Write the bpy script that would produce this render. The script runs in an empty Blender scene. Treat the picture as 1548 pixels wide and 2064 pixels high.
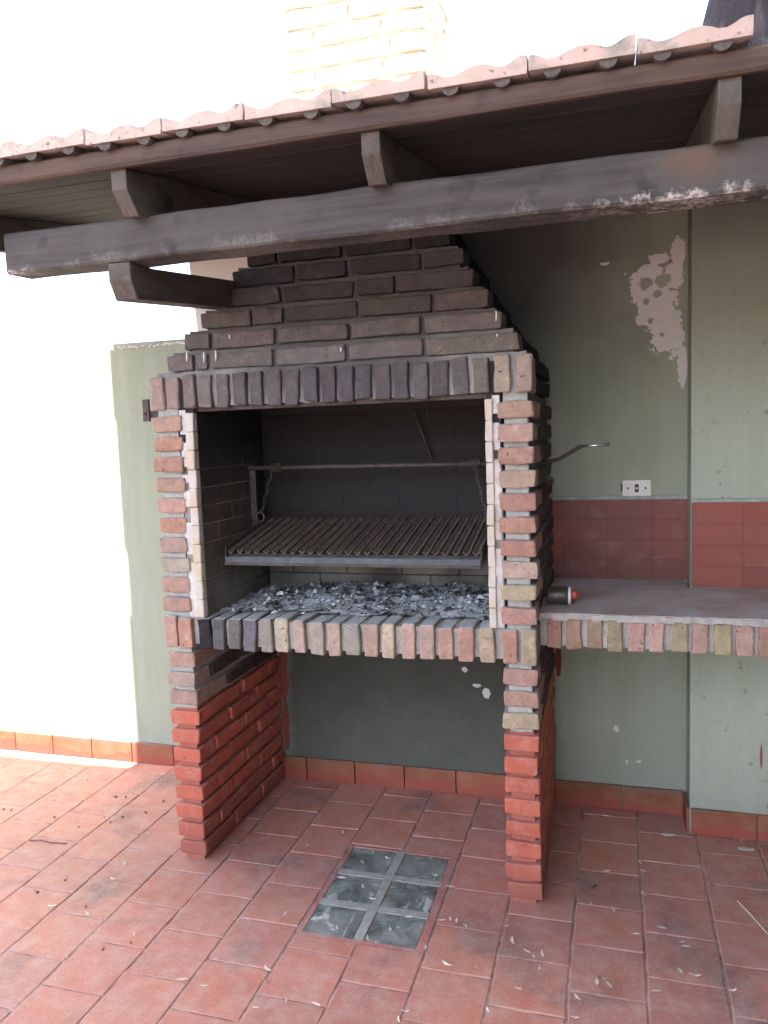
import bpy, bmesh, math, random
from mathutils import Vector, Matrix, noise
random.seed(7)
rnd = random.random
uni = random.uniform

# ------------------------------------------------------------------ camera
scene = bpy.context.scene
col = scene.collection
cam_data = bpy.data.cameras.new('camera')
cam = bpy.data.objects.new('camera', cam_data)
col.objects.link(cam)
yaw, pitch, roll = 0.2874, -0.0977, -0.0347
fw = Vector((-math.sin(yaw)*math.cos(pitch), math.cos(yaw)*math.cos(pitch), math.sin(pitch)))
rt = Vector((math.cos(yaw), math.sin(yaw), 0))
up = rt.cross(fw)
r2 = math.cos(roll)*rt + math.sin(roll)*up
u2 = -math.sin(roll)*rt + math.cos(roll)*up
M = Matrix((r2, u2, -fw)).transposed().to_4x4()
M.translation = Vector((1.5254, -2.3791, 1.5108))
cam.matrix_world = M
cam_data.sensor_fit = 'HORIZONTAL'
cam_data.sensor_width = 36.0
cam_data.lens = 36.0*1573.7/1548.0
cam_data.clip_start = 0.05
cam_data.clip_end = 500
scene.camera = cam

# ------------------------------------------------------------------ light
SUN_EL = 70.0
world = bpy.data.worlds.new('World')
scene.world = world
world.use_nodes = True
wn = world.node_tree
wn.nodes.clear()
sky = wn.nodes.new('ShaderNodeTexSky')
sky.sky_type = 'NISHITA'
sky.sun_disc = False
sky.sun_elevation = math.radians(SUN_EL)
sky.sun_rotation = math.radians(180)
sky.air_density = 0.85
sky.dust_density = 4.0
sky.ozone_density = 0.6
bg = wn.nodes.new('ShaderNodeBackground')
bg.inputs['Strength'].default_value = 0.15
wo = wn.nodes.new('ShaderNodeOutputWorld')
wn.links.new(sky.outputs[0], bg.inputs['Color'])
wn.links.new(bg.outputs[0], wo.inputs['Surface'])
sun_data = bpy.data.lights.new('sun', 'SUN')
sun_data.energy = 4.0
sun_data.angle = math.radians(0.5)
sun_data.color = (1.0, 0.95, 0.87)
sun = bpy.data.objects.new('sun', sun_data)
col.objects.link(sun)
sun.rotation_euler = (math.radians(90-SUN_EL), 0, 0)     # shines towards +Y and down
sun.location = (0, -6, 12)

scene.view_settings.view_transform = 'Standard'
scene.view_settings.look = 'None'
scene.view_settings.gamma = 1.0
scene.view_settings.exposure = 3.08
scene.render.engine = 'CYCLES'
scene.cycles.use_denoising = True
scene.cycles.max_bounces = 5
scene.cycles.diffuse_bounces = 4
scene.cycles.use_adaptive_sampling = True
scene.cycles.adaptive_threshold = 0.03

# ------------------------------------------------------------------ node helpers
def S(r, g, b, k=1.0):
    f = lambda c: (c/255/12.92 if c/255 <= .04045 else ((c/255+.055)/1.055)**2.4)
    return (f(r)*k, f(g)*k, f(b)*k, 1.0)

class NT:
    def __init__(s, name):
        s.m = bpy.data.materials.new(name)
        s.m.use_nodes = True
        s.t = s.m.node_tree
        s.t.nodes.clear()
        s.out = s.t.nodes.new('ShaderNodeOutputMaterial')
        s.b = s.t.nodes.new('ShaderNodeBsdfPrincipled')
        s.t.links.new(s.b.outputs[0], s.out.inputs[0])
        s._pos = s._obj = s._nor = None
    def n(s, t): return s.t.nodes.new(t)
    def put(s, sock, v):
        if hasattr(v, 'is_output'): s.t.links.new(v, sock)
        else: sock.default_value = v
    def pos(s):
        if s._pos is None:
            g = s.n('ShaderNodeNewGeometry'); s._pos = g.outputs['Position']; s._nor = g.outputs['Normal']
        return s._pos
    def nor(s): s.pos(); return s._nor
    def objco(s):
        if s._obj is None: s._obj = s.n('ShaderNodeTexCoord').outputs['Object']
        return s._obj
    def objcol(s): return s.n('ShaderNodeObjectInfo').outputs['Color']
    def objrand(s): return s.n('ShaderNodeObjectInfo').outputs['Random']
    def xyz(s, v):
        q = s.n('ShaderNodeSeparateXYZ'); s.put(q.inputs[0], v); return q.outputs
    def vmap(s, v, scale=(1,1,1), loc=(0,0,0)):
        q = s.n('ShaderNodeMapping'); s.put(q.inputs['Vector'], v)
        q.inputs['Scale'].default_value = scale; s.put(q.inputs['Location'], loc); return q.outputs[0]
    def noise(s, v, scale, detail=4, rough=.6, dist=0):
        q = s.n('ShaderNodeTexNoise'); s.put(q.inputs['Vector'], v); q.inputs['Scale'].default_value = scale
        q.inputs['Detail'].default_value = min(detail, 4); q.inputs['Roughness'].default_value = rough
        q.inputs['Distortion'].default_value = dist; return q.outputs[0]
    def vor(s, v, scale, out='Distance'):
        q = s.n('ShaderNodeTexVoronoi'); s.put(q.inputs['Vector'], v); q.inputs['Scale'].default_value = scale; return q.outputs[out]
    def rng(s, v, a, b, c=0., d=1., smooth=False):
        q = s.n('ShaderNodeMapRange'); q.interpolation_type = 'SMOOTHSTEP' if smooth else 'LINEAR'
        s.put(q.inputs[0], v)
        for i, x in enumerate((a, b, c, d)): s.put(q.inputs[i+1], x)
        return q.outputs[0]
    def math(s, op, a, b=0.):
        q = s.n('ShaderNodeMath'); q.operation = op; s.put(q.inputs[0], a); s.put(q.inputs[1], b); return q.outputs[0]
    def mul(s, a, b): return s.math('MULTIPLY', a, b)
    def add(s, a, b): return s.math('ADD', a, b)
    def mx(s, a, b): return s.math('MAXIMUM', a, b)
    def mix(s, f, a, b, mode='MIX'):
        q = s.n('ShaderNodeMix'); q.data_type = 'RGBA'; q.blend_type = mode
        s.put(q.inputs[0], f); s.put(q.inputs[6], a); s.put(q.inputs[7], b); return q.outputs[2]
    def ellipse(s, cx, cz, rx, rz, wob, x, z):
        dx = s.math('DIVIDE', s.math('SUBTRACT', x, cx), rx); dz = s.math('DIVIDE', s.math('SUBTRACT', z, cz), rz)
        d = s.math('SQRT', s.add(s.mul(dx, dx), s.mul(dz, dz)))
        return s.add(d, wob)
    def bump(s, h, strength=.3, dist=.004):
        q = s.n('ShaderNodeBump'); q.inputs['Strength'].default_value = strength; q.inputs['Distance'].default_value = dist
        s.put(q.inputs['Height'], h); s.t.links.new(q.outputs[0], s.b.inputs['Normal'])
    def fin(s, color, rough=.85, metal=0., spec=.3):
        s.put(s.b.inputs['Base Color'], color); s.put(s.b.inputs['Roughness'], rough)
        s.put(s.b.inputs['Metallic'], metal); s.b.inputs['Specular IOR Level'].default_value = spec
        return s.m

# ------------------------------------------------------------------ materials
def mat_brick(name='clay_brick', dust=.5, dcol=(.34, .34, .32, 1)):
    t = NT(name); p = t.pos()
    n1 = t.noise(p, 26, 5, .7); n2 = t.noise(p, 9, 3); n3 = t.noise(p, 120, 3)
    c = t.mix(t.rng(n1, .42, .66, 0, .75), t.objcol(), t.mix(1., t.objcol(), (1.45, 1.4, 1.35, 1), 'MULTIPLY'))
    c = t.mix(t.rng(n2, .5, .8, 0, .5), c, t.mix(1., c, (.6, .58, .6, 1), 'MULTIPLY'))
    lum = t.rng(t.xyz(t.objcol())[1], .03, .22, .08, 1)
    spots = t.mx(t.rng(t.noise(p, 75, 2), .66, .72), t.mul(t.rng(t.noise(t.vmap(p, (1, 1, 2.2)), 30, 3, .7), .64, .70), .8))
    c = t.mix(t.mul(spots, .7), c, (.03, .027, .027, 1))
    lime = t.rng(t.noise(p, 26, 6, .75), .63, .72)
    c = t.mix(t.mul(t.mul(lime, .6), lum), c, (.5, .48, .44, 1))
    up_ = t.rng(t.xyz(t.nor())[2], .55, .9)
    c = t.mix(t.mul(up_, dust), c, dcol)
    t.bump(t.add(t.mul(n1, .8), t.mul(n3, .6)), .8, .006)
    return t.fin(c, .92, spec=.2)
def mat_painted_brick():
    t = NT('red_painted_brick'); p = t.pos()
    n1 = t.noise(p, 30, 4); n2 = t.noise(p, 7, 3)
    c = t.mix(t.rng(n2, .35, .7), t.objcol(), t.mix(.5, t.objcol(), (.32, .08, .052, 1)))
    up_ = t.rng(t.xyz(t.nor())[2], .5, .9)
    c = t.mix(t.mul(up_, .5), c, (.46, .24, .20, 1))
    c = t.mix(t.rng(t.noise(p, 55, 4), .64, .70, 0, .6), c, (.2, .12, .1, 1))
    c = t.mix(t.rng(t.noise(p, 17, 4, .75), .50, .66, 0, .6), c, (.46, .23, .175, 1))
    c = t.mix(t.rng(t.noise(p, 33, 4, .75), .60, .66, 0, .55), c, (.15, .06, .045, 1))
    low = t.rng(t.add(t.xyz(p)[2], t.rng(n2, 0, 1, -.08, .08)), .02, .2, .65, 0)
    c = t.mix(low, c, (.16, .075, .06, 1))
    t.bump(n1, .35, .004)
    return t.fin(c, .8, spec=.25)
def mat_mortar():
    t = NT('grey_mortar'); p = t.pos(); x, y, z = t.xyz(p)
    n1 = t.noise(p, 60, 6, .7); n2 = t.noise(p, 6, 3)
    c = t.mix(n1, (.25, .245, .225, 1), (.52, .51, .475, 1))
    soot_shade = t.mx(t.rng(t.add(z, t.rng(n2, 0, 1, -.12, .12)), 1.58, 1.88), t.mul(t.rng(x, 1.275, 1.279), .9))  # smoke staining of the hood; outer right side's shade put in too
    mid = t.mul(t.rng(z, 1.55, 1.7), t.mul(t.rng(x, .12, .45), t.rng(x, 1.22, .95)))
    c = t.mix(t.mul(t.mx(soot_shade, t.mul(mid, 1.0)), .92), c, (.085, .08, .078, 1))
    t.bump(n1, .7, .006)
    return t.fin(c, .95, spec=.15)
def mat_mortar_red():
    t = NT('red_painted_mortar'); p = t.pos(); n1 = t.noise(p, 50, 5)
    c = t.mix(n1, (.28, .08, .055, 1), (.42, .15, .105, 1))
    t.bump(n1, .6, .005)
    return t.fin(c, .75)
def mat_firebrick():
    t = NT('sooty_firebrick'); p = t.pos(); x, y, z = t.xyz(p)
    n1 = t.noise(p, 22, 5); n2 = t.noise(p, 5, 3)
    c = t.mix(n1, (.06, .052, .044, 1), (.15, .125, .098, 1))
    c = t.mix(t.rng(t.noise(p, 14, 4), .55, .75, 0, .8), c, (.17, .13, .09, 1))
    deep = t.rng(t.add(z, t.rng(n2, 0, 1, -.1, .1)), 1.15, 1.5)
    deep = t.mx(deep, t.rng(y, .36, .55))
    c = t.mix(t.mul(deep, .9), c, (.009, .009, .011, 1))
    low = t.rng(t.add(z, t.rng(n1, 0, 1, -.03, .03)), 1.06, .97)
    c = t.mix(t.mul(low, t.rng(n2, .35, .6, .25, .9)), c, (.23, .21, .185, 1))
    t.bump(n1, .35, .003)
    return t.fin(c, .85, spec=.3)
def mat_fireend():
    t = NT('limewashed_firebrick_end'); p = t.pos()
    n1 = t.noise(p, 45, 5); cr = t.vor(t.vmap(p, (1, 1, .35)), 55)
    c = t.mix(n1, (.46, .41, .33, 1), (.62, .585, .53, 1))
    c = t.mix(t.rng(t.noise(p, 11, 2), .5, .65), c, (.52, .43, .30, 1))
    c = t.mix(t.rng(cr, .0, .06, .5, 0), c, (.15, .12, .1, 1))
    t.bump(n1, .6, .004)
    return t.fin(c, .9)
def mat_fire_mortar():
    t = NT('pale_sooty_joint'); p = t.pos(); x, y, z = t.xyz(p)
    n = t.noise(p, 30, 3)
    c = t.mix(n, (.20, .185, .165, 1), (.34, .32, .28, 1))
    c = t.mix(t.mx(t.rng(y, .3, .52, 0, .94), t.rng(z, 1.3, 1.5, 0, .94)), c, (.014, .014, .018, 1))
    return t.fin(c, .95)
def green_paint(name, patches):
    t = NT(name); p = t.pos(); x, y, z = t.xyz(p)
    big = t.noise(p, 1.7, 4, .6); fine = t.noise(p, 90, 4); streak = t.noise(t.vmap(p, (9, 9, .7)), 2.2, 4)
    c = t.mix(t.rng(big, .3, .7), ((.27, .30, .225, 1) if patches else (.32, .36, .275, 1)), ((.325, .355, .27, 1) if patches else (.385, .43, .335, 1)))  # main wall toned darker: shade around the barbecue put into the colour
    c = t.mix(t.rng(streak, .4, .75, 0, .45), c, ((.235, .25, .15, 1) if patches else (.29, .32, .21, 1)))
    c = t.mix(t.rng(t.noise(p, 34, 5), .58, .75, 0, .35), c, (.2, .21, .18, 1))
    c = t.mix(t.rng(t.add(z, t.rng(t.noise(p, 14, 4), 0, 1, -.06, .06)), .12, .3, .45, 0), c, (.25, .26, .23, 1))
    if patches:
        # smoke film with roof and hearth shade put into the wall colour
        smoke_shade = t.rng(t.ellipse(1.0, 2.3, .8, .8, t.rng(big, 0, 1, -.3, .3), x, z), .45, 1.15, .92, 0)
        c = t.mix(smoke_shade, c, (.07, .07, .074, 1))
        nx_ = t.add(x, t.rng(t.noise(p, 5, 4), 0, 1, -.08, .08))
        hearth_shade = t.mul(t.mul(t.rng(nx_, .02, .16), t.rng(nx_, 1.34, 1.2)), t.mul(t.rng(z, 1.0, .9), t.rng(t.add(z, t.rng(t.noise(p, 9, 4), 0, 1, -.2, .2)), .05, .45, .78, .93)))
        c = t.mix(hearth_shade, c, t.mix(t.noise(p, 6, 4), (.026, .028, .022, 1), (.06, .063, .052, 1)))
        # flaked paint, bare plaster
        wob = t.add(t.rng(t.noise(p, 15, 6, .75), 0, 1, -.95, .95), t.rng(t.noise(p, 60, 3), 0, 1, -.22, .22))
        m = None
        for (cx, cz, rx, rz) in ((1.66, 2.03, .075, .085), (1.69, 1.95, .07, .08), (1.715, 1.86, .06, .10), (1.755, 2.13, .026, .06), (1.74, 2.06, .04, .05), (1.69, 2.12, .04, .02),
                                 (1.772, 1.72, .016, .08), (1.5, 2.12, .02, .006)):
            e = t.rng(t.ellipse(cx, cz, rx, rz, wob, x, z), .97, 1.03, 1, 0)
            m = e if m is None else t.mx(m, e)
        hole = None
        wob2 = t.rng(t.noise(p, 38, 4, .75), 0, 1, -1.1, 1.1)
        for (cx, cz, r) in ((1.645, 2.035, .026), (1.705, 2.04, .03), (1.685, 1.995, .016), (1.645, 1.97, .012), (1.66, 1.90, .012), (1.70, 1.845, .009)):
            e = t.rng(t.ellipse(cx, cz, r, r*.9, wob2, x, z), .85, 1.05, 1, 0)
            hole = e if hole is None else t.mx(hole, e)
        m = t.mul(m, t.math('SUBTRACT', 1., t.mul(hole, .85)))
        for (cx, cz, rx, rz) in ((1.53, .325, .011, .014), (1.615, .2, .009, .006), (1.57, .195, .005, .01), (.77, .62, .011, .011), (.93, .535, .012, .012),
                                 (.98, .47, .02, .010), (.8, .59, .006, .006), (.3, .68, .006, .006), (1.02, .44, .015, .02)):
            e = t.rng(t.ellipse(cx, cz, rx, rz, t.mul(wob, 1.1), x, z), .9, 1.05, 1, 0); m = t.mx(m, e)
        pm = m
        c = t.mix(m, c, t.mix(fine, (.48, .455, .455, 1), (.62, .60, .60, 1)))
        red = None
        wr = t.rng(t.noise(p, 18, 4), 0, 1, -.7, .7)
        for (cx, cz, rx, rz) in ((1.31, .60, .012, .07), (.118, .5, .018, .22), (.118, .25, .016, .12)):
            e = t.rng(t.ellipse(cx, cz, rx, rz, wr, x, z), .95, 1.02, 1, 0); red = e if red is None else t.mx(red, e)
        c = t.mix(red, c, (.17, .042, .032, 1))
    else:
        c = t.mix(t.rng(t.add(z, t.rng(big, 0, 1, -.25, .25)), 1.6, 2.3, 0, .75), c, (.10, .10, .095, 1))  # darker upwards: roof shade and thin smoke put into the colour
        wr = t.rng(t.noise(p, 40, 4), 0, 1, -.6, .6)
        red = t.rng(t.ellipse(2.03, .31, .0045, .05, t.mul(wr, .7), x, z), .9, 1.05, 1, 0)
        red = t.mx(red, t.rng(t.ellipse(2.075, .13, .025, .025, wr, x, z), .9, 1.05, 1, 0))
        c = t.mix(red, c, (.24, .075, .052, 1))
        c = t.mix(t.rng(t.noise(p, 30, 2), .68, .72, 0, .6), c, (.15, .16, .14, 1))
    hgt = t.add(t.mul(fine, .4), big)
    if patches: hgt = t.math('SUBTRACT', hgt, t.mul(pm, .8))
    t.bump(hgt, .35, .004)
    return t.fin(c, .8, spec=.25)
def mat_white_plaster():
    t = NT('white_plaster'); p = t.pos(); n1 = t.noise(p, 5, 4); f = t.noise(p, 80, 3)
    c = t.mix(n1, (.55, .53, .49, 1), (.7, .68, .64, 1)); t.bump(f, .25, .003)
    return t.fin(c, .9)
def mat_floor_tile():
    t = NT('red_floor_tile'); p = t.pos(); x, y, z = t.xyz(p)
    n1 = t.noise(p, 8, 5, .65); n2 = t.noise(p, 60, 4); n3 = t.noise(t.vmap(p, (1, 1, 1), (4, 7, 0)), 3.2, 4, .6)
    c = t.mix(t.rng(n1, .3, .7), t.objcol(), t.mix(.5, t.objcol(), (.40, .235, .205, 1)))
    stain = t.rng(n3, .54, .72, 0, .75)
    c = t.mix(stain, c, (.115, .095, .098, 1))
    c = t.mix(t.rng(t.noise(t.vmap(p, (1, 1, 1), (2, 1, 0)), 4.1, 5, .6), .57, .74, 0, .6), c, (.37, .135, .085, 1))
    dust = t.rng(t.noise(t.vmap(p, (1, 1, 1), (9, 3, 0)), 16, 6, .75), .42, .78, .04, .55)
    c = t.mix(dust, c, (.50, .39, .33, 1))
    grit = t.noise(p, 140, 3, .7)
    c = t.mix(t.rng(grit, .56, .7, 0, .45), c, t.mix(1., c, (.55, .5, .5, 1), 'MULTIPLY'))
    c = t.mix(t.rng(grit, .42, .3, 0, .3), c, (.55, .46, .42, 1))
    scr = t.mul(t.rng(t.noise(t.vmap(p, (3, 40, 1)), 6, 3), .66, .72), t.rng(n1, .5, .65))
    c = t.mix(t.mul(scr, .35), c, (.55, .48, .44, 1))
    t.bump(t.add(n1, t.mul(n2, .4)), .12, .003)
    return t.fin(c, t.rng(n1, .3, .7, .42, .7), spec=.35)
def mat_grout():
    t = NT('pale_grout'); p = t.pos(); n1 = t.noise(p, 14, 4); f = t.noise(p, 150, 3)
    c = t.mix(t.rng(n1, .35, .65), (.20, .115, .10, 1), (.44, .31, .27, 1)); t.bump(f, .4, .003)
    return t.fin(c, .95)
def mat_skirting():
    t = NT('terracotta_skirting'); p = t.pos(); x, y, z = t.xyz(p)
    n1 = t.noise(p, 16, 5); n2 = t.noise(p, 5, 3)
    c = t.mix(t.rng(n1, .3, .7), t.objcol(), t.mix(.5, t.objcol(), (.32, .16, .095, 1)))
    lvl = t.add(z, t.add(t.rng(n2, 0, 1, -.06, .06), t.rng(n1, 0, 1, -.02, .02)))
    c = t.mix(t.rng(lvl, .035, .05, .95, 0), c, (.27, .065, .042, 1))
    c = t.mix(t.rng(lvl, .085, .11, 0, .55), c, (.13, .11, .10, 1))
    t.bump(n1, .25, .003)
    return t.fin(c, .6, spec=.35)
def mat_dado():
    t = NT('red_painted_wall_tile'); p = t.pos(); n1 = t.noise(p, 12, 5); n2 = t.noise(p, 3.5, 3)
    c = t.mix(t.rng(n2, .3, .7), t.objcol(), t.mix(.55, t.objcol(), (.13, .062, .055, 1)))
    c = t.mix(t.rng(n1, .55, .8, 0, .35), c, (.33, .23, .21, 1))
    t.bump(n1, .15, .003)
    return t.fin(c, .6, spec=.35)
def mat_counter():
    t = NT('worn_red_cement'); p = t.pos(); n1 = t.noise(p, 7, 5, .65); n2 = t.noise(p, 40, 4)
    c = t.mix(t.rng(n1, .35, .65), (.38, .29, .265, 1), (.56, .52, .50, 1))
    c = t.mix(t.rng(t.noise(p, 48, 4, .75), .64, .70, 0, .8), c, (.75, .73, .7, 1))
    t.bump(n2, .3, .003)
    return t.fin(c, t.rng(n1, .3, .7, .4, .7), spec=.4)
def mat_wood(name, dark, light, worn, axis=0, wornamt=.5, edge=None):
    t = NT(name); p = t.pos(); x, y, z = t.xyz(p)
    sc = [3.0, 55.0, 55.0] if axis == 0 else [55.0, 3.0, 40.0]
    g = t.noise(t.vmap(p, tuple(sc)), 1.0, 5, .65, .4); n2 = t.noise(p, 3.1, 4); n3 = t.noise(p, 22, 6, .75)
    c = t.mix(t.rng(g, .3, .7), dark, light)
    c = t.mix(t.rng(n2, .45, .72, 0, .75), c, worn)
    c = t.mix(t.rng(t.noise(p, 6.5, 3), .60, .70, 0, .7), c, (.03, .028, .03, 1))
    if edge:
        # bare, whitened patches along the lower edge of the beam
        lim = t.add(t.add(t.rng(t.noise(p, 4.0, 3), .35, .65, -.03, .03), t.rng(n3, 0, 1, -.06, .06)), edge)
        m = t.mul(t.rng(t.math('SUBTRACT', lim, z), -.012, .008), t.rng(t.noise(p, 90, 4, .7), .38, .56))
        ends = t.mx(t.rng(x, 1.4, 1.62), t.rng(x, -.02, -.10))
        c = t.mix(t.mul(m, t.add(t.mul(ends, .78), .12)), c, (.60, .56, .52, 1))
        rust = t.rng(t.ellipse(1.70, edge+.075, .07, .045, t.rng(n3, 0, 1, -.8, .8), x, z), .1, 1.3, .55, 0)
        c = t.mix(rust, c, (.19, .11, .06, 1))
    t.bump(t.add(g, t.mul(n3, .5)), .4, .004)
    return t.fin(c, .75, spec=.3)
def mat_rooftile():
    t = NT('terracotta_roof_tile'); p = t.pos(); n1 = t.noise(p, 25, 5); n2 = t.noise(p, 9, 5, .7)
    c = t.mix(n1, (.54, .41, .35, 1), (.68, .56, .50, 1))
    c = t.mix(t.rng(n2, .52, .66, 0, .85), c, (.30, .31, .27, 1))
    c = t.mix(t.rng(t.noise(p, 60, 3), .62, .7, 0, .7), c, (.07, .065, .06, 1))
    t.bump(n1, .4, .004)
    return t.fin(c, .9)
def simple(name, c1, c2, scale, rough=.8, metal=0., bump=.3, spec=.3, c3=None, t3=(.6, .7)):
    t = NT(name); p = t.objco() if False else t.pos(); n1 = t.noise(p, scale, 5, .65)
    c = t.mix(t.rng(n1, .3, .7), c1, c2)
    if c3: c = t.mix(t.rng(t.noise(p, scale*2.3, 5, .7), t3[0], t3[1]), c, c3)
    if bump: t.bump(n1, bump, .003)
    return t.fin(c, rough, metal, spec)
def mat_attr(name, rough=.9):
    t = NT(name); a = t.n('ShaderNodeVertexColor'); a.layer_name = 'Col'
    n = t.noise(t.pos(), 90, 3)
    c = t.mix(t.rng(n, .3, .7, 0, .5), a.outputs[0], t.mix(.5, a.outputs[0], (.2, .2, .2, 1)))
    return t.fin(c, rough)
def mat_objcol(name, rough=.8):
    t = NT(name); n = t.noise(t.pos(), 70, 3)
    oc = t.objcol()
    return t.fin(t.mix(t.rng(n, .35, .65, 0, .4), oc, t.mix(.5, oc, (.1, .08, .06, 1))), rough)
def mat_dirty_glass():
    t = NT('scratched_dirty_glass'); p = t.pos(); n1 = t.noise(p, 11, 6, .7, .6); n2 = t.noise(p, 40, 5, .7)
    rx = t.noise(t.vmap(p, (60, 6, 1)), 1.0, 2); ry = t.noise(t.vmap(p, (7, 50, 1), (3, 3, 0)), 1.0, 2)
    c = t.mix(t.rng(n1, .35, .65), (.075, .088, .08, 1), (.25, .28, .255, 1))
    white = t.rng(t.noise(t.vmap(p, (1, 1, 1), (5, 1.3, 0)), 9, 6, .7, 1.2), .57, .70)
    front = t.rng(t.xyz(p)[1], .22, -.28, .35, 1)
    c = t.mix(t.mul(t.mul(white, front), .95), c, (.62, .64, .62, 1))
    scr = t.mx(t.rng(rx, .66, .70), t.rng(ry, .67, .71))
    c = t.mix(t.mul(scr, .6), c, (.5, .52, .5, 1))
    t.bump(n2, .2, .002)
    return t.fin(c, t.rng(n1, .3, .7, .3, .65), spec=.4)

MB = mat_brick(); MBA = mat_brick('ash_dusted_brick', .92, (.50, .525, .515, 1)); MP = mat_painted_brick(); MM = mat_mortar(); MMR = mat_mortar_red()
MF = mat_firebrick(); MFE = mat_fireend(); MFM = mat_fire_mortar()
MG = green_paint('green_wall_paint', True); MG2 = green_paint('green_wall_paint_lit', False); MW = mat_white_plaster()
MT = mat_floor_tile(); MGR = mat_grout(); MSK = mat_skirting(); MD = mat_dado(); MC = mat_counter()
MBEAM = mat_wood('sooty_beam_wood', (.046, .042, .041, 1), (.09, .083, .079, 1), (.115, .108, .10, 1), 0, edge=2.005)
MRAF = mat_wood('rafter_wood', (.06, .05, .044, 1), (.13, .108, .09, 1), (.15, .138, .12, 1), 1)
MFAS = mat_wood('fascia_wood', (.055, .04, .036, 1), (.12, .085, .07, 1), (.14, .09, .065, 1), 0)
MDK = mat_wood('deck_wood', (.034, .029, .03, 1), (.075, .06, .054, 1), (.05, .043, .042, 1), 0)
MRT = mat_rooftile()
MIRON = simple('rusty_dark_iron', (.035, .03, .027, 1), (.10, .078, .062, 1), 40, .7, .0, .4, .4, (.14, .075, .045, 1), (.58, .72))
MSTEEL = simple('blue_grey_steel', (.045, .05, .06, 1), (.095, .105, .12, 1), 30, .55, .0, .2, .5, (.06, .05, .045, 1))
MBRIGHT = simple('bare_bright_steel', (.45, .45, .43, 1), (.65, .65, .62, 1), 60, .35, .9, .1, .5)
MCONC = simple('grey_cement', (.24, .255, .23, 1), (.37, .385, .35, 1), 35, .85, 0, .4, .3)
MASHB = simple('ash_bed', (.16, .17, .18, 1), (.78, .80, .795, 1), 16, .95, 0, .8, .1, (.025, .025, .03, 1), (.54, .62))
MFLAKE = mat_attr('ash_flakes')
MGLASS = mat_dirty_glass()
MPLATE = simple('yellowed_white_plastic', (.58, .56, .50, 1), (.68, .66, .60, 1), 20, .45, 0, 0, .5)
MBLACK = simple('black_plastic', (.015, .015, .015, 1), (.03, .03, .03, 1), 20, .5, 0, 0, .4)
MREDP = simple('red_plastic', (.36, .05, .04, 1), (.46, .09, .075, 1), 20, .4, 0, 0, .5)
MJAR = simple('dark_bottle_plastic', (.03, .025, .02, 1), (.09, .07, .05, 1), 30, .35, 0, 0, .5)
MWHITEP = simple('white_plastic', (.72, .74, .74, 1), (.8, .82, .82, 1), 20, .4, 0, 0, .5)
MLEAF = mat_objcol('dry_litter')
MBARK = simple('dark_bark', (.018, .015, .02, 1), (.04, .035, .042, 1), 14, .95, 0, 1.0, .2)
def mat_bark():
    t = NT('lichen_bark'); p = t.pos(); x, y, z = t.xyz(p); n = t.noise(t.vmap(p, (1, 1, .35)), 24, 4, .7); f = t.noise(p, 11, 4, .7)
    c = t.mix(n, (.016, .014, .019, 1), (.05, .044, .052, 1))
    side = t.math('SUBTRACT', x, t.rng(z, 1.0, 4.0, 1.80, 2.36))
    lich = t.rng(t.add(side, t.rng(f, 0, 1, -.16, .16)), .0, .09)
    c = t.mix(lich, c, t.mix(n, (.07, .10, .08, 1), (.24, .28, .235, 1)))
    t.bump(n, 1., .02); return t.fin(c, .95)
MBARK = mat_bark()
MFOL = simple('tree_foliage', (.04, .07, .02, 1), (.08, .12, .04, 1), 6, .8, 0, 0, .3)
MGROUND = simple('packed_earth', (.16, .13, .10, 1), (.24, .20, .16, 1), 3, .95, 0, .4, .2)
MHOUSE = simple('dull_render', (.16, .15, .14, 1), (.22, .21, .19, 1), 2, .9, 0, .2, .2)
MCOAT = simple('dark_canopy_paint', (.12, .11, .10, 1), (.18, .165, .15, 1), 3, .8, 0, .1, .3)

# ------------------------------------------------------------------ mesh helpers
def link(o, parent=None):
    col.objects.link(o)
    if parent is not None: o.parent = parent
    return o
def obj(name, me, mat=None, parent=None):
    o = bpy.data.objects.new(name, me)
    if mat is not None and len(me.materials) == 0: me.materials.append(mat)
    return link(o, parent)
def tag(o, label=None, cat=None, group=None, kind=None):
    for k, v in (('label', label), ('category', cat), ('group', group), ('kind', kind)):
        if v: o[k] = v
    return o
def empty(name, loc=(0, 0, 0)):
    o = bpy.data.objects.new(name, None); o.location = loc; o.empty_display_size = .1
    return link(o)
def mesh(name, bm, mat=None, parent=None, smooth=False):
    me = bpy.data.meshes.new(name); bm.to_mesh(me); bm.free()
    if smooth:
        for f in me.polygons: f.use_smooth = True
    return obj(name, me, mat, parent)
def bx(bm, x0, x1, y0, y1, z0, z1, mi=0):
    v = [bm.verts.new((x, y, z)) for x in (x0, x1) for y in (y0, y1) for z in (z0, z1)]
    for q in ((0, 1, 3, 2), (4, 6, 7, 5), (0, 4, 5, 1), (2, 3, 7, 6), (0, 2, 6, 4), (1, 5, 7, 3)):
        bm.faces.new([v[i] for i in q]).material_index = mi
def prism(bm, pts, axis, a, b):
    """pts: polygon in the two other axes; extruded along axis from a to b"""
    def P(u, v, w): return {0: (w, u, v), 1: (u, w, v), 2: (u, v, w)}[axis]
    A = [bm.verts.new(P(u, v, a)) for u, v in pts]; B = [bm.verts.new(P(u, v, b)) for u, v in pts]
    n = len(pts)
    bm.faces.new(A); bm.faces.new(B[::-1])
    for i in range(n): bm.faces.new((A[i], B[i], B[(i+1) % n], A[(i+1) % n]))
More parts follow.
